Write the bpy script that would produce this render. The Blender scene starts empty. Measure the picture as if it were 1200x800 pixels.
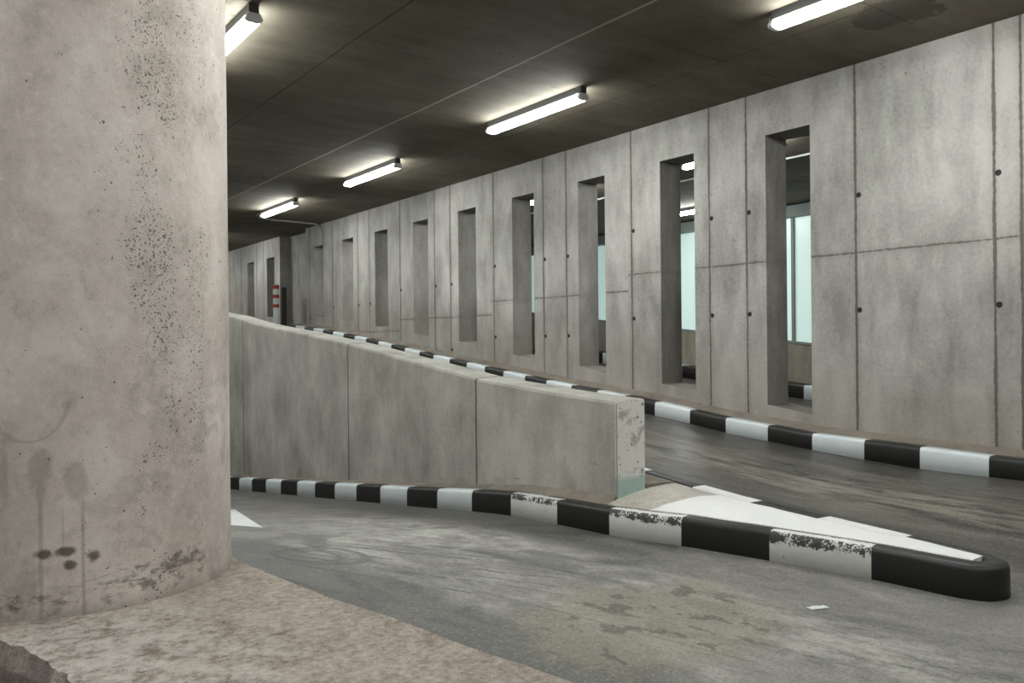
import bpy, bmesh, math, random
from math import sin, cos, pi, radians, floor
from mathutils import Vector, noise as mnoise
random.seed(7)
C = bpy.context.scene.collection
sc = bpy.context.scene

# ------------------------------------------------------------------ helpers
def interp(x, xs, ys):
    if x <= xs[0]: return ys[0]
    for i in range(1, len(xs)):
        if x <= xs[i]:
            t = (x - xs[i-1]) / (xs[i] - xs[i-1])
            return ys[i-1] + t * (ys[i] - ys[i-1])
    return ys[-1]

def obj(name, bm, mat, parent=None, smooth=False, label=None):
    me = bpy.data.meshes.new(name)
    bmesh.ops.recalc_face_normals(bm, faces=bm.faces)
    bm.to_mesh(me); bm.free()
    if smooth:
        for p in me.polygons: p.use_smooth = True
    for m in (mat if isinstance(mat, (list, tuple)) else [mat]): me.materials.append(m)
    o = bpy.data.objects.new(name, me); C.objects.link(o)
    if parent: o.parent = parent
    if label: o['label'] = label
    return o

def thing(name, label, cat, loc=(0, 0, 0), rotz=0, group=None):
    o = bpy.data.objects.new(name, None); C.objects.link(o)
    o.location = loc; o.rotation_euler = (0, 0, rotz)
    o.empty_display_size = .1
    return tag(o, label, cat, group)

def tag(o, label, cat, group=None):
    o['label'] = label; o['category'] = cat
    if group: o['group'] = group
    return o

def struct(name, bm, mat, smooth=False, parent=None):
    o = obj(name, bm, mat, parent, smooth)
    if not parent: o['kind'] = 'structure'
    return o

def add_box(bm, x0, x1, y0, y1, z0, z1, bevel=0, seg=2):
    vs = [bm.verts.new((x, y, z)) for x in (x0, x1) for y in (y0, y1) for z in (z0, z1)]
    fs = [bm.faces.new([vs[i] for i in f]) for f in
          ((0, 1, 3, 2), (4, 6, 7, 5), (0, 4, 5, 1), (2, 3, 7, 6), (0, 2, 6, 4), (1, 5, 7, 3))]
    if bevel:
        es = set(e for f in fs for e in f.edges)
        bmesh.ops.bevel(bm, geom=list(es), offset=bevel, segments=seg, affect='EDGES', profile=.6)

def quad(bm, *pts):
    return bm.faces.new([bm.verts.new(p) for p in pts])

def loft(bm, rings, closed=False, caps=True):
    """rings: lists of points of equal length; skin between consecutive rings"""
    R = [[bm.verts.new(p) for p in r] for r in rings]
    n = len(R[0])
    for a, b in zip(R[:-1], R[1:]):
        for i in range(n if closed else n - 1):
            j = (i + 1) % n
            bm.faces.new((a[i], a[j], b[j], b[i]))
    if caps and closed:
        bm.faces.new(R[0][::-1]); bm.faces.new(R[-1])
    return R

# ------------------------------------------------------------------ node maths
class S:
    """a scalar socket with operators"""
    def __init__(s, nt, sock): s.nt, s.k = nt, sock
    def op(s, o, *a, clamp=False):
        n = s.nt.nodes.new('ShaderNodeMath'); n.operation = o; n.use_clamp = clamp
        for i, v in enumerate((s,) + a):
            if isinstance(v, S): s.nt.links.new(v.k, n.inputs[i])
            else: n.inputs[i].default_value = v
        return S(s.nt, n.outputs[0])
    def __add__(s, o): return s.op('ADD', o)
    def __sub__(s, o): return s.op('SUBTRACT', o)
    def __mul__(s, o): return s.op('MULTIPLY', o)
    def __truediv__(s, o): return s.op('DIVIDE', o)
    __radd__ = __add__; __rmul__ = __mul__
    def __rsub__(s, o): return (s * -1.) + o
    def abs(s): return s.op('ABSOLUTE')
    def mn(s, o): return s.op('MINIMUM', o)
    def mx(s, o): return s.op('MAXIMUM', o)
    def lt(s, o): return s.op('LESS_THAN', o)
    def gt(s, o): return s.op('GREATER_THAN', o)
    def mod(s, o): return s.op('FLOORED_MODULO', o)
    def floor(s): return s.op('FLOOR')
    def sqrt(s): return s.op('SQRT')
    def step(s, a, b):
        """smooth ramp: 0 at a, 1 at b"""
        n = s.nt.nodes.new('ShaderNodeMapRange'); n.interpolation_type = 'SMOOTHSTEP'
        s.nt.links.new(s.k, n.inputs[0])
        if a <= b:
            n.inputs[1].default_value, n.inputs[2].default_value = a, b
            n.inputs[3].default_value, n.inputs[4].default_value = 0, 1
        else:
            n.inputs[1].default_value, n.inputs[2].default_value = b, a
            n.inputs[3].default_value, n.inputs[4].default_value = 1, 0
        return S(s.nt, n.outputs[0])

class Mat:
    def __init__(m, name, rough=.8, spec=.3):
        m.mat = bpy.data.materials.new(name); m.mat.use_nodes = True
        m.nt = m.mat.node_tree; m.b = m.nt.nodes['Principled BSDF']
        m.b.inputs['Roughness'].default_value = rough
        m.b.inputs['Specular IOR Level'].default_value = spec
        m.pos = m.nt.nodes.new('ShaderNodeTexCoord').outputs['Object']
        m._xyz = None; m.h = None
    def world(m):
        m.pos = m.nt.nodes.new('ShaderNodeNewGeometry').outputs['Position']; return m
    def xyz(m):
        if not m._xyz:
            n = m.nt.nodes.new('ShaderNodeSeparateXYZ'); m.nt.links.new(m.pos, n.inputs[0])
            m._xyz = [S(m.nt, o) for o in n.outputs]
        return m._xyz
    def normal(m):
        n = m.nt.nodes.new('ShaderNodeSeparateXYZ')
        m.nt.links.new(m.nt.nodes.new('ShaderNodeNewGeometry').outputs['Normal'], n.inputs[0])
        return [S(m.nt, o) for o in n.outputs]
    def vec(m, scale, src=None):
        n = m.nt.nodes.new('ShaderNodeMapping'); n.inputs['Scale'].default_value = scale
        m.nt.links.new(src or m.pos, n.inputs[0]); return n.outputs[0]
    def comb(m, x, y, z):
        n = m.nt.nodes.new('ShaderNodeCombineXYZ')
        for i, v in enumerate((x, y, z)):
            if isinstance(v, S): m.nt.links.new(v.k, n.inputs[i])
            else: n.inputs[i].default_value = v
        return n.outputs[0]
    def noise(m, scale, detail=4, rough=.55, stretch=(1, 1, 1), dist=0, src=None):
        n = m.nt.nodes.new('ShaderNodeTexNoise')
        n.inputs['Scale'].default_value = scale; n.inputs['Detail'].default_value = detail
        n.inputs['Roughness'].default_value = rough; n.inputs['Distortion'].default_value = dist
        m.nt.links.new(m.vec(stretch, src), n.inputs['Vector'])
        return S(m.nt, n.outputs[0])
    def cells(m, scale, stretch=(1, 1, 1)):
        n = m.nt.nodes.new('ShaderNodeTexVoronoi'); n.inputs['Scale'].default_value = scale
        m.nt.links.new(m.vec(stretch), n.inputs['Vector'])
        sp = m.nt.nodes.new('ShaderNodeSeparateColor'); m.nt.links.new(n.outputs['Color'], sp.inputs[0])
        return S(m.nt, n.outputs['Distance']), S(m.nt, sp.outputs[0])
    def val(m, v):
        n = m.nt.nodes.new('ShaderNodeValue'); n.outputs[0].default_value = v; return S(m.nt, n.outputs[0])
    def mix(m, f, a, b):
        n = m.nt.nodes.new('ShaderNodeMix'); n.data_type = 'RGBA'
        m.nt.links.new(f.k, n.inputs[0])
        for i, v in ((6, a), (7, b)):
            if isinstance(v, tuple): n.inputs[i].default_value = v + (1,)
            else: m.nt.links.new(v, n.inputs[i])
        return n.outputs[2]
    def color(m, c):
        if isinstance(c, tuple): m.b.inputs['Base Color'].default_value = c + (1,)
        else: m.nt.links.new(c, m.b.inputs['Base Color'])
        return m
    def bump(m, h, dist=.01, strength=.6):
        n = m.nt.nodes.new('ShaderNodeBump'); n.inputs['Distance'].default_value = dist
        n.inputs['Strength'].default_value = strength
        m.nt.links.new(h.k, n.inputs['Height']); m.nt.links.new(n.outputs[0], m.b.inputs['Normal']); return m
    def rough(m, r): m.nt.links.new(r.k, m.b.inputs['Roughness']); return m

def plain(name, col, rough=.6, spec=.4, metal=0):
    m = Mat(name, rough, spec)
    n = m.noise(14, 3)
    d = tuple(c * .86 for c in col)
    m.color(m.mix(n, d, col)); m.b.inputs['Metallic'].default_value = metal
    return m.mat

def concrete_base(m, light, dark, big=.7, streak=(3., 3., .5), pit=1.0, pit_scale=38., contrast=1.):
    """mottled cast concrete: broad clouds, vertical streaks, fine grain, air holes; returns colour, height"""
    a = m.noise(big, 5, .6); b = m.noise(2.3, 4, .6, streak, .3); c = m.noise(30, 3, .6); g = m.noise(160, 2)
    f = ((a - .5) * (1.7 * contrast) + (b - .5) * (1.3 * contrast) + (c - .5) * .55 * contrast + (g - .5) * .35 + .55)
    f = f.op('ADD', 0., clamp=True)
    col = m.mix(f, dark, light)
    zone = m.noise(1.6, 3, .6, (1.3, 1.3, .55))
    pn = m.noise(pit_scale * 1.6, 2, .55)
    hole = (pn + zone * .22 * pit).step(.79, .82)
    d2, r2 = m.cells(9.)
    hole = hole.mx((d2 + (c - .5) * .12).lt((r2 - .84) * .6))
    col = m.mix(hole * .7, col, tuple(x * .25 for x in dark))
    spk = m.noise(90, 2, .6).step(.60, .70)
    col = m.mix(spk * .07, col, tuple(x * .45 for x in dark))
    h = c * .25 + g * .15 + a * .3 - hole * 1.2
    return col, h

# ------------------------------------------------------------------ measured layout (metres)
YL = [-8, 0, 2, 2.46, 2.93, 3.38, 3.83, 4.3, 4.75, 5.2, 9.77, 12, 16, 30]
ZL = [.15, .18, .202, .207, .208, .195, .178, .154, .107, .054, -.461, -.71, -1.0, -1.1]
YM = [-8, 1.6, 2.5, 3, 3.9, 4.5, 6, 7.47, 8.44, 10.67, 12.7, 14.7, 16.5, 18, 30]
ZM = [.17, .21, .235, .245, .30, .35, .49, .625, .72, .965, 1.2, 1.40, 1.53, 1.58, 1.6]
YR = [-8, 2.5, 3.2, 3.67, 4.14, 4.59, 5.06, 5.5, 6, 6.25, 7.47, 8.44, 10.67, 12.7, 14.7, 16.5, 18, 30]
ZR = [.2, .283, .275, .298, .327, .36, .395, .449, .497, .52, .625, .72, .965, 1.2, 1.40, 1.53, 1.58, 1.6]
YO = [-8, 6, 8.5, 11, 13.6, 16.5, 30]
ZO = [.05, .08, .264, .528, .80, 1.1, 1.15]
L_ = lambda y: interp(y, YL, ZL)
M_ = lambda y: interp(y, YM, ZM)
R_ = lambda y: interp(y, YR, ZR)
O_ = lambda y: interp(y, YO, ZO)
def ground(x, y):
    if x <= 3.2: return L_(y)
    if x >= 3.9: return M_(y) + (R_(y) - M_(y)) * min(1, (x - 3.9) / 2.3)
    t = (x - 3.2) / .7
    k = min(1, max(0, (y - 3.2) / .6))
    ts = min(1, max(0, (x - 3.32) / .18))
    t = t * (1 - k) + ts * k
    return L_(y) * (1 - t) + M_(y) * t
CEIL = 3.622; WX = 6.5; WB = 6.82; FARX = 12.5
SLOT_TOP = 3.204; S0, SP, SW = 4.31, 1.3486, .475

# ------------------------------------------------------------------ materials
def mat_slot_wall():
    m = Mat('cast_concrete_wall', .85, .25).world()
    x, y, z = m.xyz()
    col, h = concrete_base(m, (.47, .448, .415), (.235, .224, .205), .9, (2, 2, .6), .8, 34, contrast=1.35)
    wob = (m.noise(5, 3) - .5) * .05; wob2 = (m.noise(1.2, 2) - .5) * .03
    P = 2 * SP
    yy = y + wob * .25
    single = ((yy - 3.875 + SP).mod(P) - SP).abs()
    pair = (((yy - 5.235 + SP).mod(P) - SP).abs() - .228).abs()
    extra = (yy - 2.58).abs()
    joint = single.mn(pair).mn(extra)
    jn = joint + (m.noise(28, 3) - .5) * .018 + (m.noise(1.3, 2) - .5) * .02
    k = ((y - 6.625) / P).floor().mx(-1.) + 1.
    zl = 2.013 - k * .182
    hz = (z + wob2 - zl).abs() + (m.noise(22, 3) - .5) * .03 + m.noise(2.2, 2).step(.45, .7) * .005
    dirt = z - (y * .11 + .35) + (m.noise(3, 4) - .5) * .5
    col = m.mix(dirt.step(.55, -.1) * .4, col, (.2, .165, .13))
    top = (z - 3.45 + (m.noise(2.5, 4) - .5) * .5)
    col = m.mix(top.step(-.1, .25) * .25, col, (.2, .19, .165))  # shade under the ceiling put into the wall colour
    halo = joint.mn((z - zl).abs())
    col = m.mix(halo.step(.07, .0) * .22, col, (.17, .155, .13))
    nx = m.normal()[0].abs().step(.5, .8)
    line = jn.step(.015, .006).mx(hz.step(.013, .004) * .8) * nx
    col = m.mix(line * .82, col, (.085, .075, .06))
    tz = ((z - zl).abs() - .49).abs()
    yh = y + .028
    s2 = ((yh - 3.875 + SP).mod(P) - SP).abs(); p2 = (((yh - 5.235 + SP).mod(P) - SP).abs() - .228).abs()
    dd = s2.mn(p2)
    hole = (dd * dd + tz * tz).sqrt().step(.026, .02)
    col = m.mix(hole * .95, col, (.012, .011, .01))
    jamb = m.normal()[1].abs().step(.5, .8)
    col = m.mix(jamb * (m.noise(2.5, 4, .6, (1, 1, .4)).step(.3, .7) * .35 + .25), col, (.13, .118, .098))  # jamb faces tinted brown and darker, standing in for shade inside the slots
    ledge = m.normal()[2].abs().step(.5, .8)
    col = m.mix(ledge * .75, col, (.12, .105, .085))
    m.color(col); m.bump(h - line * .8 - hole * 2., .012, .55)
    return m.mat

def mat_concrete(name, light, dark, pit=.6, joints=None, **kw):
    m = Mat(name, .85, .25).world()
    col, h = concrete_base(m, light, dark, pit=pit, **kw)
    if joints:
        y = m.xyz()[1] + (m.noise(9, 2) - .5) * .02
        j = None
        for q in joints:
            d = (y - q).abs(); j = d if j is None else j.mn(d)
        ln = j.step(.013, .005)
        col = m.mix(ln * .75, col, (.06, .055, .045)); h = h - ln
    m.color(col); m.bump(h, .01, .5)
    return m.mat

def mat_divider():
    m = Mat('dividing_wall_concrete', .85, .25).world()
    x, y, z = m.xyz()
    col, h = concrete_base(m, (.43, .41, .37), (.215, .20, .172), 1.6, (1.8, 1.8, .8), .7, 40, contrast=1.1)
    yw = y + (m.noise(9, 2) - .5) * .015
    j = (yw - 4.95).abs().mn((yw - 7.12).abs()).mn((yw - 10.16).abs())
    ln = j.step(.013, .006)
    base = z - (5.9 - y) * .117 + (m.noise(4, 4, .6, (1, 1, .5)) - .5) * .35 + .12
    col = m.mix(base.step(.28, .0) * .5, col, (.16, .145, .11))
    # scuffs
    sc_ = m.noise(5, 2, .5, (1, 1.2, 7), 1.2)
    col = m.mix(sc_.step(.68, .72) * base.step(.9, .3) * .4, col, (.05, .047, .04))
    end = m.normal()[1].step(-.6, -.85)
    scab = m.noise(11, 4, .65)
    pale = m.mix(scab.step(.52, .66), (.62, .60, .56), (.36, .34, .31))
    pale = m.mix(m.noise(30, 3).step(.64, .68) * .8, pale, (.08, .075, .065))
    teal = (z + (m.noise(12, 2) - .5) * .05).step(.50, .46)
    pale = m.mix(teal * .85, pale, (.30, .42, .37))
    col = m.mix(end, col, pale)
    col = m.mix(ln * .8, col, (.05, .047, .04))
    m.color(col); m.bump(h - ln, .01, .5)
    return m.mat

COLX, COLY, COLR = .55, 3.84, .605
def mat_column():
    m = Mat('column_concrete', .85, .25).world()
    x, y, z = m.xyz()
    at = (y - COLY).op('ARCTAN2', x - COLX)
    s = at * COLR
    a = m.noise(1.1, 5, .62); b = m.noise(3.2, 4, .6, (1, 1, .45), .4); c = m.noise(34, 3, .6); g = m.noise(170, 2)
    f = ((a - .5) * 1.8 + (b - .5) * 1.3 + (c - .5) * .5 + (g - .5) * .4 + .6).op('ADD', 0., clamp=True)
    col = m.mix(f, (.36, .30, .265), (.66, .585, .535))
    wn = (m.noise(9, 3) - .5)
    md = m.noise(13, 7, .78); col = m.mix(md.step(.52, .68) * .4, col, (.27, .235, .205)); col = m.mix(md.step(.46, .34) * .4, col, (.70, .64, .59))
    # honeycombed bands
    band = ((s + .76 + wn * .25).abs().step(.2, .04)) .mx(((s + .30 + wn * .2).abs()).step(.12, .02) * .6)
    band = band.mx((s + .57 + wn * .3).abs().step(.12, .02) * .8).mx((s + .97 + wn * .3).abs().step(.12, .02) * .35)
    zone = m.noise(2.6, 4, .65, (1.2, 1.2, .6)).step(.38, .58) * band
    pn = m.noise(110, 2, .55); pn2 = m.noise(45, 2, .6)
    pits = ((pn + zone * .15).step(.745, .765)) .mx((pn2 + zone * .06).step(.735, .75))
    d2, r2 = m.cells(13.)
    pits = pits.mx((d2 + (c - .5) * .1).lt((r2 - .84) * .5))
    fine = (m.noise(190, 2, .6) + zone * .12).step(.70, .74)
    blot = m.noise(4.5, 6, .7, (1, 1, .7), .5); col = m.mix(blot.step(.54, .66) * .5, col, (.30, .265, .23)); col = m.mix(blot.step(.46, .34) * .45, col, (.66, .61, .56))
    col = m.mix(zone * .22, col, (.30, .26, .215))
    col = m.mix(fine * .4, col, (.15, .125, .10))
    col = m.mix(pits * .8, col, (.075, .06, .048))
    # water marks and drips
    def ell(s0, z0, rs, rz, n=.8):
        ds = (s - s0) / rs; dz = (z - z0) / rz
        return ((ds * ds + dz * dz).sqrt() + wn * n * 1.6 + (c - .5) * .8).step(1.25, .6)
    def drip(s0, z0, z1, w):
        k = (s - s0 + wn * .006).abs().step(w, w * .4)
        return k * z.step(z1 - .02, z1 + .01) * z.step(z0 + .04, z0 - .04)
    wet = ell(-1.159, .86, .038, .085).mx(ell(-1.04, .82, .04, .075)).mx(ell(-1.155, .80, .02, .06))
    wet = wet.mx(drip(-1.154, .82, .34, .010)).mx(drip(-1.022, .76, .34, .008)).mx(drip(-1.085, .72, .56, .006) * .6)
    for s0, z0 in ((-.97, .705), (-.90, .735), (-.83, .775), (-.74, .80), (-.65, .83), (-.585, .885), (-.53, .95), (-.46, 1.03), (-.38, 1.14)):
        wet = wet.mx(ell(s0, z0, .085, .03, 2.2) * .5)
    col = m.mix(wet * .42, col, (.20, .17, .145))
    dark = ell(-1.148, .566, .034, .019).mx(ell(-1.077, .57, .037, .019)).mx(ell(-1.064, .521, .026, .019)).mx(ell(-.989, .545, .03, .026, 1.0))
    scr = m.noise(6, 4, .7, (1, 1, 6), .8).step(.56, .68)
    low = z.step(.62, .40) * scr * m.noise(2.5, 3).step(.4, .6)
    dark = dark.mx(low * .55)
    for s0, z0, rs in ((-.86, .43, .07), (-.66, .45, .06), (-.74, .42, .07), (-.60, .47, .05), (-1.2, .40, .09)):
        dark = dark.mx(ell(s0, z0, rs * 1.3, .05, 3.0) * m.noise(12, 5, .75, (1, 1, 2.5)).step(.44, .6) * .8)
    col = m.mix(dark * .82, col, (.055, .042, .032))
    ds, dz = (s + .773) / .028, (z - 1.291) / .055
    ring = (((ds * ds + dz * dz).sqrt() - 1.).abs() + wn * .1).step(.16, .04)
    ds, dz = (s + 1.19) / .13, (z - 1.13) / .17
    ring = ring.mx((((ds * ds + dz * dz).sqrt() - 1.).abs() + wn * .15).step(.07, .02) * z.step(1.15, 1.05))
    col = m.mix(ring * .3, col, (.18, .16, .14))
    col = m.mix(z.step(.40, .34) * .35, col, (.12, .10, .08))
    m.color(col); m.bump(c * .25 + g * .2 + a * .4 - pits * 1.2 - fine * .4, .008, .6)
    return m.mat

def mat_ceiling():
    m = Mat('ceiling_concrete', .85, .2).world()
    x, y, z = m.xyz()
    a = m.noise(.9, 5, .6); b = m.noise(2.2, 4, .6, (.5, 2.4, 1)); c = m.noise(26, 3, .6)
    f = ((a - .5) * 1.6 + (b - .5) * 1.0 + (c - .5) * .5 + .5).op('ADD', 0., clamp=True)
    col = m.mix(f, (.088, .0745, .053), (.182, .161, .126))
    wob = (m.noise(6, 2) - .5) * .015
    gro = (x + wob - 2.765).abs().mn((x + wob - 5.5).abs() + .004).mn((x + wob - 11.2).abs()).mn((x + wob - 7.8).abs())
    yj = (y + wob - 1.1).mod(1.35) - .67
    cross = yj.abs() + m.noise(1.7, 2).step(.44, .54) * .05
    ln = gro.step(.014, .005).mx(cross.step(.012, .004) * .8)
    col = m.mix(ln * .7, col, (.035, .03, .024))
    rid = (x + wob - 4.13).abs().mn((x + wob - 9.14).abs()).step(.02, .008)
    col = m.mix(rid * .75, col, (.36, .33, .28))
    d, r = m.cells(7., (1, 1.6, 1))
    spot = (d + (c - .5) * .1).lt((r - .72) * .5)
    col = m.mix(spot * .6, col, (.045, .038, .03))
    dx, dy = (x - 5.75) / .28, (y - 3.1) / .32
    damp = ((dx * dx + dy * dy).sqrt() + (m.noise(4, 4, .65) - .5) * 1.8).step(1.05, .85)
    col = m.mix(damp * .65, col, (.05, .043, .033))
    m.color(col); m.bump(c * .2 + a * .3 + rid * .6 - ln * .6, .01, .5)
    return m.mat

def mat_road():
    m = Mat('worn_road_concrete', .6, .4).world()
    x, y, z = m.xyz()
    right = x.step(3.5, 4.1)
    # left lane: cement grey rubbed light down the middle, darker along both edges
    a = m.noise(1.0, 5, .62); b = m.noise(2.6, 6, .7, (1.0, .5, 1), .2); g = m.noise(120, 3, .6); c = m.noise(18, 4, .65)
    f = ((a - .5) * 1.3 + (b - .5) * 1.2 + (c - .5) * .4 + (g - .5) * .55 + .5).op('ADD', 0., clamp=True)
    acr = x * .95 + y * .3; alg = y * .95 - x * .3
    lane = m.comb(acr, alg * .32, z * 0.)
    left_c = m.mix(f, (.095, .089, .079), (.225, .213, .19))
    fine = m.noise(6.5, 9, .82, src=lane); grit = m.noise(75, 4, .75)
    left_c = m.mix(fine.step(.50, .66) * .45, left_c, (.33, .315, .285)); left_c = m.mix(fine.step(.50, .36) * .6, left_c, (.05, .047, .041))
    mid = (x - 2.22 + (a - .5) * .8 - (4.2 - y).mx(0.) * .06).abs()
    rub = mid.step(.62, .25) * (m.noise(2.2, 6, .75, (1, .6, 1), .2).step(.38, .62)) * y.step(6.5, 4.6)
    left_c = m.mix(rub * .75 * fine.step(.36, .6), left_c, (.42, .40, .36))
    edge = (x - (1.95 - y * .1) + (a - .5) * .25).step(.32, .1)
    kedge = (x - 2.72 + (b - .5) * .35).step(-.05, .2) * y.step(2.4, 3.4)
    left_c = m.mix(edge.mx(kedge) * .72, left_c, (.066, .063, .056))
    # tyre scrub marks
    t1 = (m.noise(1.1, 1, .4, src=lane, dist=.35) - .5).abs() ; t2 = (m.noise(1.7, 1, .4, src=m.comb(acr + 5.3, alg * .25, 2.), dist=.3) - .5).abs()
    tyre = t1.step(.022, .008).mx((t1 - .05).abs().step(.016, .006)).mx(t2.step(.016, .006) * .7)
    tyre = tyre * m.noise(2.2, 3).step(.44, .56) * fine.step(.40, .52) * y.step(2.3, 2.9) * y.step(5.6, 4.4)
    v_ = (4.3 - y)
    xc = x - (v_ * .30 + v_ * v_ * .06 + 1.60) + (m.noise(3, 2) - .5) * .05
    arc = None
    for o_, w_ in ((0., .016), (.07, .01), (.16, .014), (-.13, .012), (.30, .016), (.36, .01), (.50, .012)):
        k_ = (xc - o_ - v_ * (o_ * .25)).abs().step(w_, w_ * .4); arc = k_ if arc is None else arc.mx(k_)
    arc = arc * y.step(2.55, 3.1) * y.step(4.7, 4.2) * m.noise(4, 3, .6).step(.40, .52)
    for ex, ey, ea, eb in ((1.68, 4.16, .10, .24), (1.73, 4.12, .15, .33)):
        dx, dy = (acr - (ex * .95 + ey * .3)) / ea, (alg - (ey * .95 - ex * .3)) / eb
        arc = arc.mx((((dx * dx + dy * dy).sqrt() - 1.).abs() + (b - .5) * .2).step(.14, .05) * .9)
    tyre = tyre.mx(arc * fine.step(.36, .5))
    left_c = m.mix(tyre * .75, left_c, (.04, .038, .034))
    # ochre oil patch with dark spots
    dx, dy = (x - 2.3) / .55, (y - 2.25) / .45
    pat = ((dx * dx + dy * dy).sqrt() + (m.noise(4, 4, .65) - .5) * 1.3).step(1.15, .75)
    left_c = m.mix(pat * .6, left_c, (.20, .18, .13))
    spots = m.noise(11, 3, .55, (1.1, .7, 1)).step(.565, .62) * pat
    left_c = m.mix(spots * .75, left_c, (.06, .055, .042))
    q = y * .25 + x * .97
    jl = ((q - 2.65).abs() + (m.noise(14, 2) - .5) * .01).step(.012, .004) * y.step(3.2, 2.6) * y.step(1.6, 1.9)
    left_c = m.mix(jl * .35, left_c, (.06, .055, .05))
    # right lane: dark, polished, streaked along the travel direction
    s1 = m.noise(3.2, 6, .68, (1.6, .22, 1), .5); s2 = m.noise(9, 5, .7, (1.5, .3, 1))
    f2 = ((s1 - .5) * 2.8 + (s2 - .5) * 1.5 + (g - .5) * .4 + .38).op('ADD', 0., clamp=True)
    right_c = m.mix(f2, (.032, .030, .026), (.175, .157, .125))
    band = (x - 5.75 + (s1 - .5) * .3).step(-.15, .1).mx(((x - 4.35 + (s1 - .5) * .4).abs()).step(.35, .1) * .8)
    right_c = m.mix(band * .65, right_c, (.036, .034, .03))
    worn = (x - 5.05 + (s1 - .5) * .5).abs().step(.4, .1) * s2.step(.4, .62)
    right_c = m.mix(worn * .5, right_c, (.27, .24, .19))
    col = m.mix(right, left_c, right_c)
    col = m.mix(grit.step(.53, .66) * .35, col, (.36, .345, .31)); col = m.mix(grit.step(.47, .35) * .45, col, (.035, .033, .029))
    cr = m.noise(24, 3).step(.66, .72) * .3
    col = m.mix(cr, col, (.26, .25, .23))
    m.color(col)
    m.rough((right * -.2 + .62) + (b - .5) * .3)
    m.bump(c * .4 + g * .4 + s2 * .2 + fine * .5, .008, .6)
    return m.mat

def mat_pavement():
    m = Mat('brown_pavement_concrete', .9, .2).world()
    x, y, z = m.xyz()
    a = m.noise(2.2, 6, .68); b = m.noise(9, 6, .75); c = m.noise(36, 6, .8); g = m.noise(190, 2)
    f = ((a - .5) * 1.0 + (b - .5) * 1.1 + (c - .5) * 1.7 + (g - .5) * .8 + .5).op('ADD', 0., clamp=True)
    col = m.mix(f, (.165, .13, .105), (.47, .405, .35))
    lite = ((x - .75 + (a - .5) * 1.1).step(.3, -.25)) * b.step(.36, .6) * y.step(3.3, 3.1)
    col = m.mix(lite * .6, col, (.58, .54, .50))
    pale = m.noise(8, 8, .78, (1.4, .8, 1), .4).step(.56, .66)
    col = m.mix(pale * .4, col, (.52, .47, .42))
    dk = m.noise(7, 5, .7, (1, 1.4, 1)).step(.62, .72)
    col = m.mix(dk * .5, col, (.10, .078, .062))
    rim = (y * .19 + x - 1.86).abs() + (c - .5) * .04
    col = m.mix(rim.step(.05, .015) * .35, col, (.42, .39, .35))
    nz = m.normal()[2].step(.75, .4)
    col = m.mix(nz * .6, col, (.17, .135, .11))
    m.color(col); m.bump(a * .5 + b * .5 + c * .7 + g * .35, .016, .85)
    return m.mat

def mat_paint(name, light, dark, wear, chips=0., rough=.55, dashes=0.):
    m = Mat(name, rough, .4).world()
    a = m.noise(6, 4, .6); g = m.noise(60, 3)
    col = m.mix(((a - .5) * .8 + (g - .5) * .5 + .55).op('ADD', 0., clamp=True), dark, light)
    c = m.noise(26, 4, .7).step(.665, .70)
    col = m.mix(c * .7, col, wear)
    if chips:
        n = m.normal()[2]
        arr = (n.step(.02, .12) * n.step(.985, .93)).mx(m.xyz()[2].step(.285, .325) * n.step(.985, .93))     # the rounded arris, where wheels rub
        big = m.noise(5, 3, .6, (1, 1, .6)) - .5
        ch = ((m.noise(38, 4, .75) - .5) * 1.7 + (m.noise(120, 2) - .5) * .9 + big * 1.6 + arr * .55 - .40).step(-.04, .05) * arr.step(.1, .4)
        col = m.mix(ch * .95, col, (.022, .021, .02))
    m.color(col); m.bump(a * .4 + g * .3, .004, .4)
    return m.mat

def mat_infill():
    m = Mat('island_top', .75, .3).world()
    x, y, z = m.xyz()
    a = m.noise(3, 5, .65); c = m.noise(40, 4, .7); g = m.noise(150, 2)
    f = ((a - .5) * 1.3 + (c - .5) * 1.1 + (g - .5) * .5 + .55).op('ADD', 0., clamp=True)
    bare = m.mix(f, (.20, .185, .155), (.50, .47, .41))
    bare = m.mix(y.step(3.6, 4.3) * .5, bare, (.16, .145, .12))
    pf = ((a - .5) * .5 + (c - .5) * .3 + .6).op('ADD', 0., clamp=True)
    pnt = m.mix(pf, (.54, .53, .51), (.72, .715, .70))
    bnd = y + (x - 3.24) * .11 - 3.16 + (m.noise(3.5, 3) - .5) * .10 + (c - .5) * .03
    col = m.mix(bnd.step(.02, -.01), bare, pnt)
    m.color(col); m.bump(c * .4 + g * .3, .006, .5)
    return m.mat

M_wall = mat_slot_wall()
M_plain = mat_concrete('plain_concrete', (.36, .345, .315), (.20, .19, .17))
M_lowwall = mat_concrete('stained_low_wall', (.30, .28, .225), (.15, .135, .10), joints=None)
M_div = mat_divider()
M_col = mat_column()
M_ceil = mat_ceiling()
M_road = mat_road()
M_pave = mat_pavement()
M_inf = mat_infill()
M_black = mat_paint('black_kerb_paint', (.019, .0185, .017), (.011, .0107, .010), (.06, .057, .05), 0, .45)
M_white = mat_paint('white_kerb_paint', (.66, .70, .71), (.50, .54, .55), (.22, .215, .20), 0, .5)
M_white_old = mat_paint('worn_white_kerb_paint', (.68, .67, .64), (.50, .49, .46), (.20, .19, .17), 1., .6)
M_white_top = mat_paint('white_island_paint', (.71, .705, .69), (.55, .54, .52), (.30, .29, .27), 0, .6)
M_arrow = mat_paint('road_marking_paint', (.66, .67, .67), (.5, .5, .5), (.16, .155, .145), 0, .6)
M_backing = mat_concrete('kerb_backing_concrete', (.26, .225, .185), (.13, .11, .09))
M_house = plain('lamp_housing_grey', (.055, .056, .055), .5)
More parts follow.
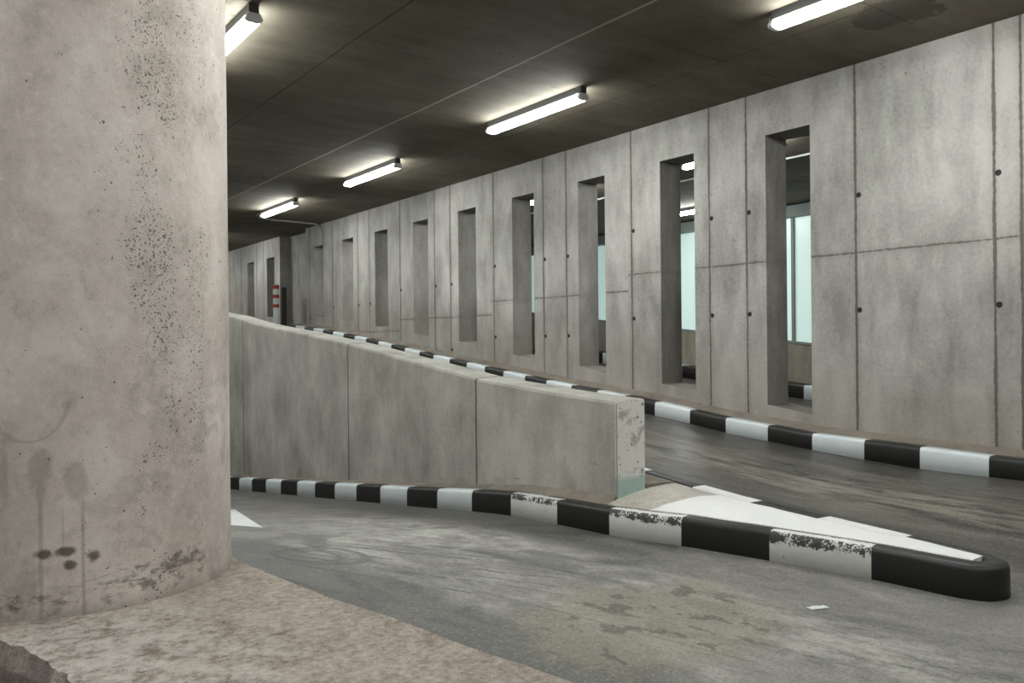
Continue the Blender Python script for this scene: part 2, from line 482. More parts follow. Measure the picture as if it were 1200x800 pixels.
M_cap = plain('lamp_cap_grey', (.72, .73, .73), .5)
M_frame = plain('window_frame_grey', (.20, .23, .22), .5)
M_red = plain('red_band', (.36, .035, .03), .45)
M_postw = plain('pale_post', (.60, .66, .63), .5)
M_postd = plain('dark_brown', (.035, .03, .026), .6)
M_conduit = plain('grey_conduit', (.34, .33, .30), .5)

def mat_emit(name, col, strength):
    m = Mat(name, .4, .4); m.color(col)
    m.b.inputs['Emission Color'].default_value = col + (1,)
    m.b.inputs['Emission Strength'].default_value = strength
    return m.mat
M_tube = mat_emit('lit_diffuser', (.955, 1., .98), 108)
M_side = mat_emit('lit_diffuser_side', (.955, 1., .98), 54)
def mat_pane():
    m = Mat('frosted_daylight_pane', .3, .5)
    z = m.noise(.8, 3)
    col = m.mix(z, (.47, .66, .60), (.58, .76, .71))
    m.color((.5, .6, .58)); m.nt.links.new(col, m.b.inputs['Emission Color'])
    m.b.inputs['Emission Strength'].default_value = .66
    return m.mat
M_pane = mat_pane()

# ------------------------------------------------------------------ floor
bm = bmesh.new()
xs = [-8, -5, -2.5, 0, .8, 1.2, 1.6, 2, 2.4, 2.8, 3.05, 3.2, 3.32, 3.5, 3.7, 3.9, 4.3, 4.8, 5.4, 6.0, 6.3, WX + .1]
ys = [-8 + .25 * i for i in range(153)]
G = [[bm.verts.new((x, y, ground(x, y))) for y in ys] for x in xs]
for i in range(len(xs) - 1):
    for j in range(len(ys) - 1):
        bm.faces.new((G[i][j], G[i+1][j], G[i+1][j+1], G[i][j+1]))
xs2 = [WB - .1, 8.5, 10.5, FARX + .05]
G = [[bm.verts.new((x, y, O_(y))) for y in ys] for x in xs2]
for i in range(len(xs2) - 1):
    for j in range(len(ys) - 1):
        bm.faces.new((G[i][j], G[i+1][j], G[i+1][j+1], G[i][j+1]))
fl = struct('floor', bm, M_road, smooth=True)

# ------------------------------------------------------------------ ceiling
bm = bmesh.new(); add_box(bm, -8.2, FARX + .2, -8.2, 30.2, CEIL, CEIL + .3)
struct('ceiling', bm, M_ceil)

# ------------------------------------------------------------------ the wall with slots
SY = [4.29, 4.79, 5.68, 6.17, 7.05, 7.52, 8.39, 8.86, 9.75, 10.18, 11.07, 11.53, 12.38, 12.88, 13.72, 14.18, 15.04, 15.5, 17.9, 18.3, 19.05, 19.5, 30]
SZ = [.603, .663, .761, .813, .91, .977, 1.047, 1.105, 1.232, 1.283, 1.367, 1.426, 1.509, 1.563, 1.657, 1.70, 1.788, 1.836, 1.865, 1.883, 1.903, 1.91, 1.95]
sill = lambda y: interp(y, SY, SZ)
slots = [(S0 + SP * n, S0 + SP * n + SW) for n in (0, 1, 2, 3, 4, 5, 6, 7, 8, 10, 11, 13, 14)]
bm = bmesh.new()
edges = [-8.2] + [v for s in slots for v in s] + [30.2]
for i in range(len(edges) - 1):
    a, b = edges[i], edges[i + 1]
    is_slot = i % 2 == 1
    if not is_slot and a < 16.5 < b:                        # a shallow recessed bay between two slots
        ra, rb, rx = 15.98, 17.46, 6.74
        for p, q in ((a, ra), (rb, b)):
            quad(bm, (WX, p, -.2), (WX, q, -.2), (WX, q, CEIL + .05), (WX, p, CEIL + .05))
        quad(bm, (rx, ra, -.2), (rx, rb, -.2), (rx, rb, CEIL + .05), (rx, ra, CEIL + .05))
        for p in (ra, rb):
            quad(bm, (WX, p, -.2), (rx, p, -.2), (rx, p, CEIL + .05), (WX, p, CEIL + .05))
        quad(bm, (WB, a, -.2), (WB, b, -.2), (WB, b, CEIL + .05), (WB, a, CEIL + .05))
    elif not is_slot:
        quad(bm, (WX, a, -.2), (WX, b, -.2), (WX, b, CEIL + .05), (WX, a, CEIL + .05))
        quad(bm, (WB, a, -.2), (WB, b, -.2), (WB, b, CEIL + .05), (WB, a, CEIL + .05))
    else:
        sa, sb = sill(a), sill(b)
        ch = .012                                            # chipped arris all round the opening
        for X_ in (WX, WB):
            quad(bm, (X_, a, -.2), (X_, b, -.2), (X_, b, sb), (X_, a, sa))
            quad(bm, (X_, a, SLOT_TOP), (X_, b, SLOT_TOP), (X_, b, CEIL + .05), (X_, a, CEIL + .05))
        quad(bm, (WX, a, sa), (WX, b, sb), (WB, b, sb), (WB, a, sa))
        quad(bm, (WX, a, SLOT_TOP), (WX, b, SLOT_TOP), (WB, b, SLOT_TOP), (WB, a, SLOT_TOP))
        quad(bm, (WX, a, sa), (WB, a, sa), (WB, a, SLOT_TOP), (WX, a, SLOT_TOP))
        quad(bm, (WX, b, sb), (WB, b, sb), (WB, b, SLOT_TOP), (WX, b, SLOT_TOP))
bmesh.ops.remove_doubles(bm, verts=bm.verts, dist=1e-4)
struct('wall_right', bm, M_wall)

# other walls of the hall
for nm, (x0, x1, y0, y1) in {'wall_left': (-8.2, -8, -8, 30), 'wall_front': (-8.2, FARX + .2, -8.2, -8), 'wall_back': (-8.2, FARX + .2, 30, 30.2)}.items():
    bm = bmesh.new(); add_box(bm, x0, x1, y0, y1, -1.5, CEIL + .05); struct(nm, bm, M_plain)

# far wall of the second lane, with its long frosted window
wb = lambda y: 1.175 + (y - 8.5) * .1
bm = bmesh.new()
W0, W1, WT = 5.4, 18.4, 3.40
quad(bm, (FARX, -8, -.3), (FARX, W0, -.3), (FARX, W0, CEIL), (FARX, -8, CEIL))
quad(bm, (FARX, W1, -.3), (FARX, 30, -.3), (FARX, 30, CEIL), (FARX, W1, CEIL))
quad(bm, (FARX, W0, -.3), (FARX, W1, -.3), (FARX, W1, wb(W1)), (FARX, W0, wb(W0)))
quad(bm, (FARX, W0, WT + .06), (FARX, W1, WT + .06), (FARX, W1, CEIL), (FARX, W0, CEIL))
quad(bm, (FARX, W0, wb(W0)), (FARX, W1, wb(W1)), (FARX + .15, W1, wb(W1)), (FARX + .15, W0, wb(W0)))
struct('wall_far', bm, M_lowwall)
bm = bmesh.new()
add_box(bm, FARX - .12, FARX + .1, W0, W1, WT, CEIL - .02, .006)
n_bay = 4
for i in range(n_bay + 1):
    y = W0 + (W1 - W0) * i / n_bay
    add_box(bm, FARX - .01, FARX + .09, y - .03, y + .03, wb(y) + .01, WT, .005)
vs0 = [(FARX - .015, W0, wb(W0)), (FARX - .015, W0, wb(W0) + .04), (FARX + .1, W0, wb(W0) + .04), (FARX + .1, W0, wb(W0))]
vs1 = [(a, W1, c + wb(W1) - wb(W0)) for a, b, c in vs0]
loft(bm, [vs0, vs1], True)
win = struct('window_1', bm, M_frame)
for i in range(n_bay):
    a = W0 + (W1 - W0) * i / n_bay + .03; b = W0 + (W1 - W0) * (i + 1) / n_bay - .03
    bm = bmesh.new()
    loft(bm, [[(FARX + .03, a, wb(a) + .03), (FARX + .03, a, WT), (FARX + .045, a, WT), (FARX + .045, a, wb(a) + .03)],
              [(FARX + .03, b, wb(b) + .03), (FARX + .03, b, WT), (FARX + .045, b, WT), (FARX + .045, b, wb(b) + .03)]], True)
    obj('pane', bm, M_pane, win)

# ------------------------------------------------------------------ kerbs
PROF = [(0, 0, 0), (.001, 1, -.045), (.002, 1, -.028), (.004, 1, -.018), (.008, 1, -.010), (.014, 1, -.0045), (.022, 1, -.001), (.030, 1, 0), (.045, 1, 0), (.13, 1, 0), (.1301, 0, 0)]
def kerb_stone(path, inward, zb, zt, mat, parent, label=None, width=.13):
    """path: (x, y) along the kerb foot; inward: unit vectors from the road into the kerb"""
    bm = bmesh.new(); rings = []
    for k, ((x, y), (nx, ny)) in enumerate(zip(path, inward)):
        r = []
        j = .0025 * mnoise.noise(Vector((x * 5, y * 5, 1)))
        for d, top, dz in PROF:
            d2 = d if d < .1 else width
            z = (zt(x, y) + dz) if top else zb(x, y) - .06
            r.append((x + nx * (d2 + j), y + ny * (d2 + j), z))
        rings.append(r)
    loft(bm, rings, True, caps=False)
    for f in bm.faces: f.smooth = True
    for r in (rings[0], rings[-1]): bm.faces.new([bm.verts.new(p) for p in r])
    return obj('kerb_stone', bm, mat, parent, label=label)

def straight(name, label, bounds, x, sgn, first_white, zb, zt, width=.13, worn=()):
    t = thing(name, label, 'kerb', (0, 0, 0))
    for i in range(len(bounds) - 1):
        a, b = bounds[i], bounds[i + 1]
        n = 5
        pth = [(x, a + (b - a) * k / n) for k in range(n + 1)]
        w = (i % 2 == 0) == first_white
        mt = (M_white_old if i in worn else M_white) if w else M_black
        kerb_stone(pth, [(sgn, 0)] * (n + 1), zb, zt, mt, t, 'white painted kerb stone' if w else 'black painted kerb stone', width)
    return t

# right kerb at the foot of the slotted wall
KY = [2.5, 3.27, 4.2, 4.68, 5.16, 6.25, 7.47, 8.44, 10.67, 12.7, 14.7, 16.5, 18]
KZ = [.423, .445, .468, .51, .545, .668, .77, .868, 1.11, 1.353, 1.549, 1.677, 1.70]
ktop = lambda x, y: interp(y, KY, KZ)
kb = [2.7, 3.199, 3.653, 4.13, 4.582, 5.054, 5.498, 5.974, 6.42, 6.863, 7.316, 7.782, 8.213, 8.676, 9.112, 9.555, 10.005, 10.46, 10.877]
while kb[-1] < 16.3: kb.append(kb[-1] + .453)
pre = [2.7 - .47 * i for i in range(6, 0, -1)]
kr = straight('striped_kerb', 'black and white striped kerb along the foot of the slotted wall', pre + kb, 6.22, 1, True, lambda x, y: R_(y), ktop)
bm = bmesh.new(); rings = []
yv = pre[0]
while yv <= kb[-1] + .01:
    z = ktop(0, yv); j = .006 * mnoise.noise(Vector((yv * 3, 0, 4)))
    rings.append([(6.345, yv, z - .1), (6.345, yv, z - .004), (6.41 + j, yv, z + .004), (6.46, yv, z + .022 + j), (6.499, yv, z + .035), (6.499, yv, z - .1)])
    yv += .15
loft(bm, rings, True); obj('mortar_strip', bm, M_backing, kr, label='dirty brown mortar strip behind the kerb stones')

# left kerb under the dividing wall
itop_l = lambda x, y: L_(y) + .145
lb = [3.38, 3.83, 4.3] + [4.3 + .458 * i for i in range(1, 24)]
def lx(y): return interp(y, [3.38, 3.83, 4.5, 5.5], [3.145, 3.136, 3.132, 3.12])
kl = thing('striped_kerb', 'black and white striped kerb under the low dividing wall', 'kerb')
for i in range(len(lb) - 1):
    a, b = lb[i], lb[i + 1]; n = 4
    pth = [(lx(a + (b - a) * k / n), a + (b - a) * k / n) for k in range(n + 1)]
    w = i % 2 == 1
    kerb_stone(pth, [(1, 0)] * (n + 1), lambda x, y: L_(y), itop_l, (M_white_old if i == 1 else M_white) if w else M_black, kl,
               'white painted kerb stone' if w else 'black painted kerb stone', .10)
DX0, DX1, DY0 = 3.30, 3.545, 3.48
bm = bmesh.new(); rings = []
yv = DY0
while yv <= lb[-1]:
    z = L_(yv) + .145; x = lx(yv) + .09
    lift = interp(yv, [3.48, 5, 7], [.05, .02, .008])
    j = .004 * mnoise.noise(Vector((yv * 4, 2, 4)))
    rings.append([(x, yv, z - .12), (x, yv, z - .004), (x + .04, yv, z + lift * .4 + j), (DX0 - .001, yv, z + lift + j), (DX0 - .001, yv, z - .12)])
    yv += .12
loft(bm, rings, True); obj('mortar_strip', bm, M_backing, kl, label='bare concrete strip between kerb stones and wall')

# ------------------------------------------------------------------ traffic island
isl = thing('traffic_island', 'pointed traffic island with black and white kerb and white top', 'traffic island')
left = [(3.145, 3.38), (3.185, 3.15), (3.239, 2.93), (3.288, 2.70), (3.344, 2.46), (3.40, 2.23), (3.455, 2.0)]
nose = [(3.455, 2.0), (3.475, 1.86), (3.492, 1.72), (3.512, 1.62), (3.545, 1.555), (3.60, 1.52), (3.66, 1.512), (3.72, 1.535), (3.765, 1.60), (3.788, 1.70), (3.80, 1.85), (3.812, 1.985)]
right = [(3.812, 1.985), (3.825, 2.21), (3.838, 2.43), (3.856, 2.65), (3.872, 2.87), (3.886, 3.09), (3.90, 3.31), (3.922, 3.55), (3.945, 3.79), (3.96, 4.0), (3.97, 4.25), (3.98, 4.7), (3.985, 5.15), (3.985, 5.6), (3.985, 6.05)]
def smooth_path(pts, n=4):
    out = []
    for i in range(len(pts) - 1):
        p0 = pts[max(0, i - 1)]; p1 = pts[i]; p2 = pts[i + 1]; p3 = pts[min(len(pts) - 1, i + 2)]
        for k in range(n):
            t = k / n
            out.append(tuple(.5 * (2 * b + (c - a) * t + (2 * a - 5 * b + 4 * c - d) * t * t + (3 * b - a - 3 * c + d) * t ** 3) for a, b, c, d in zip(p0, p1, p2, p3)))
    return out + [pts[-1]]
nose_c = nose; nose = smooth_path(nose, 4)
def itop(x, y):
    zl = L_(y) + .148; zr = M_(y) + .14
    t = min(1, max(0, (x - 3.2) / .7))
    return zl * (1 - t) + zr * t
full = left + nose[1:] + right[1:]
def inward_at(i):
    p = full[max(0, i - 1)]; q = full[min(len(full) - 1, i + 1)]
    tx, ty = q[0] - p[0], q[1] - p[1]; l = math.hypot(tx, ty)
    return (-ty / l, tx / l)
# outline runs left side towards the viewer, round the nose, back along the right: inward is to the left of travel
inw = [inward_at(i) for i in range(len(full))]
IW = .10
segs = [(0, 2, 'w'), (2, 4, 'b'), (4, 6, 'w')]
n0 = len(left) - 1; n1 = n0 + len(nose) - 1
segs += [(n0, n1, 'b')]
i = n1; c = 'w'
while i < len(full) - 1:
    stp = 2 if full[i][1] < 4.2 else 1
    segs.append((i, min(len(full) - 1, i + stp), c)); c = 'b' if c == 'w' else 'w'; i += stp
kd = thing('striped_kerb', 'short striped kerb on the ramp side of the low dividing wall', 'kerb')
for a, b, c in segs:
    pth, nn = [], []
    for i in range(a, b):
        for k in range(3):
            t = k / 3
            pth.append((full[i][0] * (1 - t) + full[i+1][0] * t, full[i][1] * (1 - t) + full[i+1][1] * t))
            v = Vector((inw[i][0] * (1 - t) + inw[i+1][0] * t, inw[i][1] * (1 - t) + inw[i+1][1] * t)).normalized(); nn.append((v.x, v.y))
    pth.append(full[b]); nn.append(inw[b])
    is_nose = (a == n0)
    kerb_stone(pth, nn, lambda x, y: ground(x, y), itop, {'w': M_white_old if b <= n0 else M_white_top, 'b': M_black}[c], isl if full[a][1] < 3.3 or b <= n0 else kd,
               'black painted rounded nose stone' if is_nose else ('white painted kerb stone' if c == 'w' else 'black painted kerb stone'), (.10 if b <= n0 else .125) if not is_nose else .085)
# infill between the kerbs
def xat(side, y):
    pts = sorted(side, key=lambda p: p[1])
    return interp(y, [p[1] for p in pts], [p[0] for p in pts])
bm = bmesh.new(); rows = []
lpts = left + nose_c[1:6]; rpts = nose_c[6:] + right[1:]
yv = 1.63
while yv <= 3.482:
    a = xat(lpts, yv) + .085; b = xat(rpts, yv) - interp(yv, [1.98, 2.05], [.08, .118])
    if b > a:
        rows.append([(a + (b - a) * k / 10, yv, itop(a + (b - a) * k / 10, yv) + .002 + .02 * math.sin(pi * k / 10) * min(1, (yv - 1.6)) + .003 * mnoise.noise(Vector((k * .8, yv * 6, 0)))) for k in range(11)])
    yv += .05
loft(bm, rows)
ret = bmesh.ops.extrude_face_region(bm, geom=list(bm.faces))
bmesh.ops.translate(bm, vec=(0, 0, -.12), verts=[v for v in ret['geom'] if isinstance(v, bmesh.types.BMVert)])
obj('island_top', bm, M_inf, isl, label='white painted top with bare concrete next to the wall')
bm = bmesh.new(); rings = []
yv = 3.483
while yv <= 6.05:
    b = xat(rpts, yv) - .085; z = itop(b, yv); zw = max(z, .42 if yv < 3.7 else z)
    rings.append([(DX1 + .001, yv, z - .2), (DX1 + .001, yv, zw + .003), (b, yv, z + .002), (b, yv, z - .2)]); yv += .12
loft(bm, rings, True); obj('mortar_strip', bm, M_backing, kd)

# ------------------------------------------------------------------ dividing wall
TY = [3.48, 4.13, 4.94, 6.0, 7.11, 8.33, 9.67, 10.57, 12, 14, 15, 19]
TZ = [.93, .961, 1.018, 1.143, 1.275, 1.396, 1.515, 1.632, 1.76, 1.95, 2.0, 2.02]
bm = bmesh.new(); rings = []
yv = DY0
c = .012
while yv < 18.6:
    zt = interp(yv, TY, TZ); zbm = min(L_(yv), M_(yv)) - .1
    j = .003 * mnoise.noise(Vector((yv * 2, 7, 0)))
    rings.append([(DX0, yv, zbm), (DX0, yv, zt - c - .004), (DX0 + c, yv, zt + j), (DX1 - c, yv, zt + .008 + j), (DX1, yv, zt - c + .008), (DX1, yv, zbm)])
    yv += .15 if yv > 3.6 else .05
loft(bm, rings, True)
es = [e for e in bm.edges if all(abs(v.co.y - DY0) < 1e-4 for v in e.verts) and max(v.co.z for v in e.verts) > .3]
bmesh.ops.bevel(bm, geom=es, offset=.010, segments=2, affect='EDGES')
dw = obj('dividing_wall', bm, M_div)
tag(dw, 'low sloping concrete wall between the two lanes, ending at the traffic island', 'wall')

# ------------------------------------------------------------------ pavement slab and column
def jag(pts, step, amp, seed):
    out = []
    for (a, b) in zip(pts[:-1], pts[1:]):
        l = math.hypot(b[0] - a[0], b[1] - a[1]); n = max(1, int(l / step))
        for k in range(n):
            t = k / n; x = a[0] + (b[0] - a[0]) * t; y = a[1] + (b[1] - a[1]) * t
            v = mnoise.noise(Vector((x * 14, y * 14, seed))) + .5 * mnoise.noise(Vector((x * 40, y * 40, seed)))
            nx, ny = -(b[1] - a[1]) / l, (b[0] - a[0]) / l
            out.append((x + nx * v * amp, y + ny * v * amp))
    return out
SID = .34
roadside = [(2.35, -2.8), (1.90, -.4), (1.62, 1.0), (1.485, 1.72), (1.405, 2.08), (1.345, 2.45), (1.245, 2.91), (1.165, 3.43), (1.14, 3.62), (1.165, 3.95), (1.16, 4.4), (1.0, 5.0)]
broken = [(-1.6, 3.36), (-.4, 3.28), (.05, 3.225), (.205, 3.165), (.235, 3.08), (.278, 2.99), (.318, 2.84), (.345, 2.66), (.365, 2.4), (.38, 1.6), (.38, .2), (.4, -2.8)]
A = jag(roadside, .04, .006, 3.)
B = jag([(1.0, 5.0), (.2, 5.1), (-1.6, 5.0), (-1.6, 3.36)], .15, .005, 4.)
D_ = jag(broken, .022, .018, 9.) + [broken[-1]]
outl = A + B + D_
bm = bmesh.new()
nA, nB = len(A), len(B)
cen = None
top = [bm.verts.new((x, y, SID + .006 * mnoise.noise(Vector((x * 6, y * 6, 2))))) for x, y in outl]
lay1, lay2 = [], []
N = len(outl)
for i, (x, y) in enumerate(outl):
    p, q = outl[i - 1], outl[(i + 1) % N]
    tx, ty = q[0] - p[0], q[1] - p[1]; l = math.hypot(tx, ty) or 1
    ox, oy = ty / l, -tx / l
    if i >= nA + nB:
        e1 = .02 + .03 * abs(mnoise.noise(Vector((x * 9, y * 9, 5)))); e2 = .055 + .06 * mnoise.noise(Vector((x * 7, y * 7, 8)))
        z1 = SID - .055 + .035 * mnoise.noise(Vector((x * 12, y * 12, 1)))
    else:
        e1, e2, z1 = .010, .014, SID - .015
    lay1.append(bm.verts.new((x + ox * e1, y + oy * e1, z1)))
    lay2.append(bm.verts.new((x + ox * e2, y + oy * e2, min(.0, L_(y) - .06))))
bm.faces.new(top)
for i in range(N):
    j = (i + 1) % N
    bm.faces.new((top[i], top[j], lay1[j], lay1[i])); bm.faces.new((lay1[i], lay1[j], lay2[j], lay2[i]))
bmesh.ops.triangulate(bm, faces=[f for f in bm.faces if len(f.verts) > 4])
pv = obj('pavement_slab', bm, M_pave)
tag(pv, 'worn brown concrete pavement slab with a broken edge under the thick round column', 'pavement')

bm = bmesh.new(); rings = []
seg = 128
zz = [SID - .02, SID + .004, .40] + [.5 + .26 * i for i in range(12)] + [CEIL + .02]
for z in zz:
    rr = COLR + (.004 if z < .35 else 0)
    rings.append([(COLX + (rr + .0022 * mnoise.noise(Vector((cos(2*pi*k/seg) * 2, sin(2*pi*k/seg) * 2, z * 1.5)))) * cos(2 * pi * k / seg),
                   COLY + (rr + .0022 * mnoise.noise(Vector((cos(2*pi*k/seg) * 2, sin(2*pi*k/seg) * 2, z * 1.5)))) * sin(2 * pi * k / seg), z) for k in range(seg)])
loft(bm, rings, True)
co = obj('round_column', bm, M_col, smooth=True)
tag(co, 'thick round concrete column with pits and drip stains in the foreground', 'column')

# ------------------------------------------------------------------ painted arrow head on the left lane
bm = bmesh.new()
rows = []
tipy, endy, cxr = 5.62, 7.30, 1.945
for k in range(25):
    t = k / 24; y = tipy + (endy - tipy) * t
    hw0 = interp(t, [0, 1], [.004, .335])
    rows.append([(cxr + u * hw0, y, L_(y) + .004) for u in (-1, -.5, 0, .5, 1)])
loft(bm, rows)
rows = []
for k in range(13):
    y = endy - .05 + 1.6 * k / 12
    rows.append([(cxr + u * .1, y, L_(y) + .0042) for u in (-1, 0, 1)])
loft(bm, rows)
ar = obj('painted_arrow', bm, M_arrow)
tag(ar, 'white painted arrow on the left lane beside the round column', 'road marking')

# ------------------------------------------------------------------ a scrap lying on the road
bm = bmesh.new(); rows = []
for i in range(7):
    r = []
    for k in range(4):
        x = 2.90 + .075 * i / 6 + .006 * mnoise.noise(Vector((i, k, 3))); y = 1.93 - .03 * i / 6 + .028 * k / 3 + .008 * mnoise.noise(Vector((i * .9, k, 8)))
        r.append((x, y, ground(x, y) + .005 + .006 * abs(mnoise.noise(Vector((i * .7, k * .8, 1))))))
    rows.append(r)
loft(bm, rows)
ret = bmesh.ops.extrude_face_region(bm, geom=list(bm.faces))
bmesh.ops.translate(bm, vec=(0, 0, -.004), verts=[v for v in ret['geom'] if isinstance(v, bmesh.types.BMVert)])
tag(obj('paper_scrap', bm, M_arrow), 'small pale scrap lying on the left lane in front of the island', 'litter')

# ------------------------------------------------------------------ ceiling lamps
def make_lamp():
    t = thing('ceiling_lamp', 'x', 'lamp')
    L2 = .755
    bm = bmesh.new(); add_box(bm, -.036, .036, -L2, L2, -.068, 0, .004); obj('housing', bm, M_house, t, label='dark grey mounting rail')
    bm = bmesh.new()
    pr = [(-.037, -.051), (-.045, -.064), (-.056, -.084), (-.058, -.094), (-.050, -.104), (-.02, -.110), (.02, -.110), (.050, -.104), (.058, -.094), (.056, -.084), (.045, -.064), (.037, -.051)]
    pr = [(x, z - .018) for x, z in pr]
    loft(bm, [[(x, y, z) for x, z in pr] for y in (-L2 + .025, L2 - .025)], True)
    df = obj('diffuser', bm, [M_tube, M_side], t, label='glowing white diffuser')
    for p in df.data.polygons: p.material_index = 0 if p.normal.z < -.4 else 1
    for s in (-1, 1):
        bm = bmesh.new()
        pc = [(x * 1.07, (z + .098) * 1.05 - .098) for x, z in pr]
        loft(bm, [[(x, s * (L2 - .026), z) for x, z in pc], [(x, s * (L2 + .004), z) for x, z in pc], [(x * .9, s * (L2 + .012), (z + .098) * .9 - .098) for x, z in pc]], True)
        obj('end_cap', bm, M_cap, t, label='grey end cap')
    return t
proto = make_lamp()
used = [False]
def lamp(x, y, label, group):
    if not used[0]:
        r = proto; used[0] = True
    else:
        r = proto.copy(); C.objects.link(r)
        for ch in list(proto.children):
            c = ch.copy(); C.objects.link(c); c.parent = r
    r.location = (x, y, CEIL + .001); tag(r, label, 'lamp', group)
GA = 'lamps in the row above the right lane'; GB = 'lamps in the row above the left lane'; GC = 'lamps of the second hall beyond the slots'; GD = 'unseen lamps added left of the column for more light'
lamp(4.98, 6.39, 'lit tube lamp hanging over the middle of the right lane, largest seen whole', GA)
lamp(4.98, 2.83, 'lit tube lamp at the top edge of the picture beside the damp ceiling stain', GA)
lamp(4.98, 9.95, 'lit tube lamp over the right lane, second smallest of its row', GA)
lamp(4.98, 13.38, 'smallest lit tube lamp in the distance, beside a thin ceiling conduit', GA)
lamp(4.98, 18.4, 'lit tube lamp over the top of the ramp, behind the column', GA)
lamp(4.98, 21.9, 'lit tube lamp beyond the ramp top near the end of the hall', GA)
lamp(4.98, -.75, 'lit tube lamp over the right lane behind the camera', GA)
lamp(1.90, 6.29, 'lit tube lamp at top left cut off by the edge of the round column', GB)
lamp(1.90, 2.74, 'lit tube lamp over the left lane just in front of the round column', GB)
lamp(1.90, -.8, 'lit tube lamp over the left lane behind the camera', GB)
lamp(1.90, 9.85, 'lit tube lamp over the left lane, one behind the round column', GB)
lamp(1.90, 13.4, 'lit tube lamp far down the left lane behind the round column', GB)
lamp(-1.2, 5.8, 'added unseen tube lamp behind the left half of the round column', GD)  # unseen row extending the lamp grid, added to brighten the left side
lamp(-1.2, 9.3, 'added unseen tube lamp farther back behind the left half of the round column', GD)
lamp(-1.2, 2.0, 'added unseen tube lamp left of the round column', GD)
lamp(-1.2, -.8, 'added unseen tube lamp left of the pavement behind the camera', GD)
lamp(8.13, 6.49, 'lit tube lamp whose end shows at the top of the second slot from the right', GC)
lamp(8.13, 9.8, 'lit tube lamp whose end shows at the top of the fourth slot from the right', GC)
lamp(8.13, 13.4, 'lit tube lamp of the second hall behind the middle slots', GC)
lamp(11.12, 9.9, 'lit tube lamp seen crosswise through the second slot from the right', GC)

# ------------------------------------------------------------------ conduit from the last lamp down the wall
def tube(bm, pts, r, n=10):
    rings = []
    for i, p in enumerate(pts):
        a = Vector(pts[max(0, i - 1)]); b = Vector(pts[min(len(pts) - 1, i + 1)])
        d = (b - a).normalized(); u = d.cross(Vector((.31, .9, .17))).normalized(); v = d.cross(u)
        rings.append([tuple(Vector(p) + r * (cos(2*pi*k/n) * u + sin(2*pi*k/n) * v)) for k in range(n)])
    loft(bm, rings, True)
bm = bmesh.new()
pts = [(4.98, 14.15, CEIL - .0165), (5.02, 14.6, CEIL - .0165), (5.2, 14.95, CEIL - .0165), (5.5, 15.05, CEIL - .0165), (6.28, 15.08, CEIL - .0165)]
for k in range(7):
    a = k / 6 * pi / 2; pts.append((6.28 + .2 * sin(a), 15.08, CEIL - .22 + .2 * cos(a)))
pts.append((6.48, 15.08, SLOT_TOP - .01))
tube(bm, pts, .016)
tag(obj('conduit_pipe', bm, M_conduit, smooth=True), 'thin grey conduit bending from the ceiling down the slotted wall', 'pipe')

bm = bmesh.new(); tube(bm, [(9.14, 2.5 + i, CEIL - .0135) for i in range(14)], .013)
tag(obj('conduit_pipe', bm, M_cap, smooth=True), 'pale straight conduit on the second ceiling, seen at the top of the rightmost slot', 'pipe')

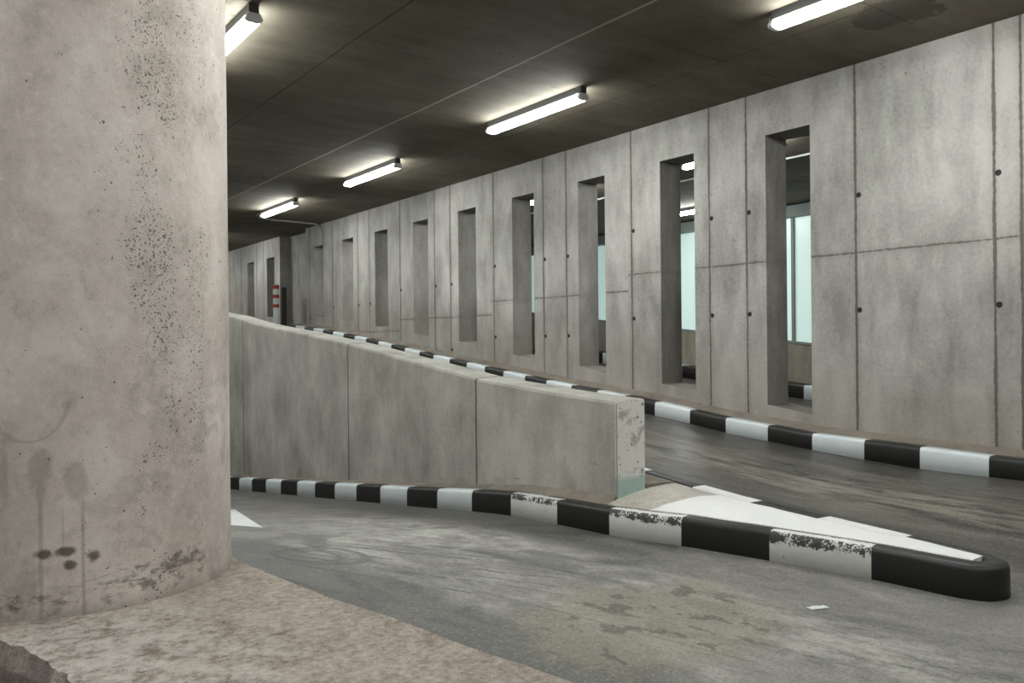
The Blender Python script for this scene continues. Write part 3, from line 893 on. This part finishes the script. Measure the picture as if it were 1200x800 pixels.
# ------------------------------------------------------------------ striped bollard and dark upright block at the top of the ramp
bx, by = 6.1, 16.62
bz = 1.53
t = thing('striped_bollard', 'pale bollard with red bands at the far end of the wall kerb', 'bollard', (bx, by, bz))
def lathe(bm, prof, n=28):
    loft(bm, [[(r * cos(2*pi*k/n), r * sin(2*pi*k/n), z) for k in range(n)] for r, z in prof], True)
bm = bmesh.new(); lathe(bm, [(.062, 0), (.062, .94), (.058, .96), (.035, .975)]); obj('post', bm, M_postw, t)
for z0, z1 in ((.875, .955), (.685, .76), (.49, .56)):
    bm = bmesh.new(); lathe(bm, [(.0635, z0), (.066, z0 + .004), (.066, z1 - .004), (.0635, z1)]); obj('red_band', bm, M_red, t)
bm = bmesh.new(); lathe(bm, [(.10, -.02), (.10, .012), (.066, .02)]); obj('base_plate', bm, M_postd, t)

t = thing('dark_upright', 'narrow dark brown upright block against the wall beside the striped bollard', 'post', (6.38, 16.95, 1.54))
bm = bmesh.new(); add_box(bm, -.055, .055, -.05, .05, 0, .93, .008); obj('shaft', bm, M_postd, t)
bm = bmesh.new(); add_box(bm, -.085, .085, -.08, .08, -.02, .015, .004); obj('base_plate', bm, M_postd, t)

# kerb of the second hall, seen through the slots
ob = [6.33, 6.81, 7.29, 7.77, 8.25, 9.0, 9.48, 9.96, 10.44, 10.97, 11.45, 11.93, 12.41, 12.89, 13.27, 13.7, 14.2, 14.7, 15.2]
straight('striped_kerb', 'black and white kerb below the frosted window, seen through the slots', ob, 12.2, 1, False,
         lambda x, y: O_(y), lambda x, y: O_(y) + .23, .296)

# ------------------------------------------------------------------ world, camera, view
w = bpy.data.worlds.new('World'); sc.world = w; w.use_nodes = True
w.node_tree.nodes['Background'].inputs[0].default_value = (.02, .02, .02, 1)
cam = bpy.data.cameras.new('camera'); cam.sensor_width = 36; cam.lens = 955.25 / 1200 * 36
cam.clip_start = .02
co = bpy.data.objects.new('camera', cam); C.objects.link(co); sc.camera = co
yaw, pitch, roll = .632996, -.0020846, .0100835
fw = Vector((sin(yaw) * cos(pitch), cos(yaw) * cos(pitch), sin(pitch)))
r0 = Vector((cos(yaw), -sin(yaw), 0)); u0 = r0.cross(fw)
rr = cos(roll) * r0 - sin(roll) * u0
uu = rr.cross(fw)
from mathutils import Matrix
mt = Matrix((rr, uu, -fw)).transposed().to_4x4(); mt.translation = (0, 0, 1.3)
co.matrix_world = mt
sc.view_settings.view_transform = 'Standard'; sc.view_settings.look = 'None'
sc.view_settings.exposure = -0.23; sc.view_settings.gamma = 1; sc.view_settings.use_curve_mapping = False
try:
    sc.cycles.max_bounces = 6; sc.cycles.diffuse_bounces = 4
    sc.cycles.use_denoising = True
except Exception: pass
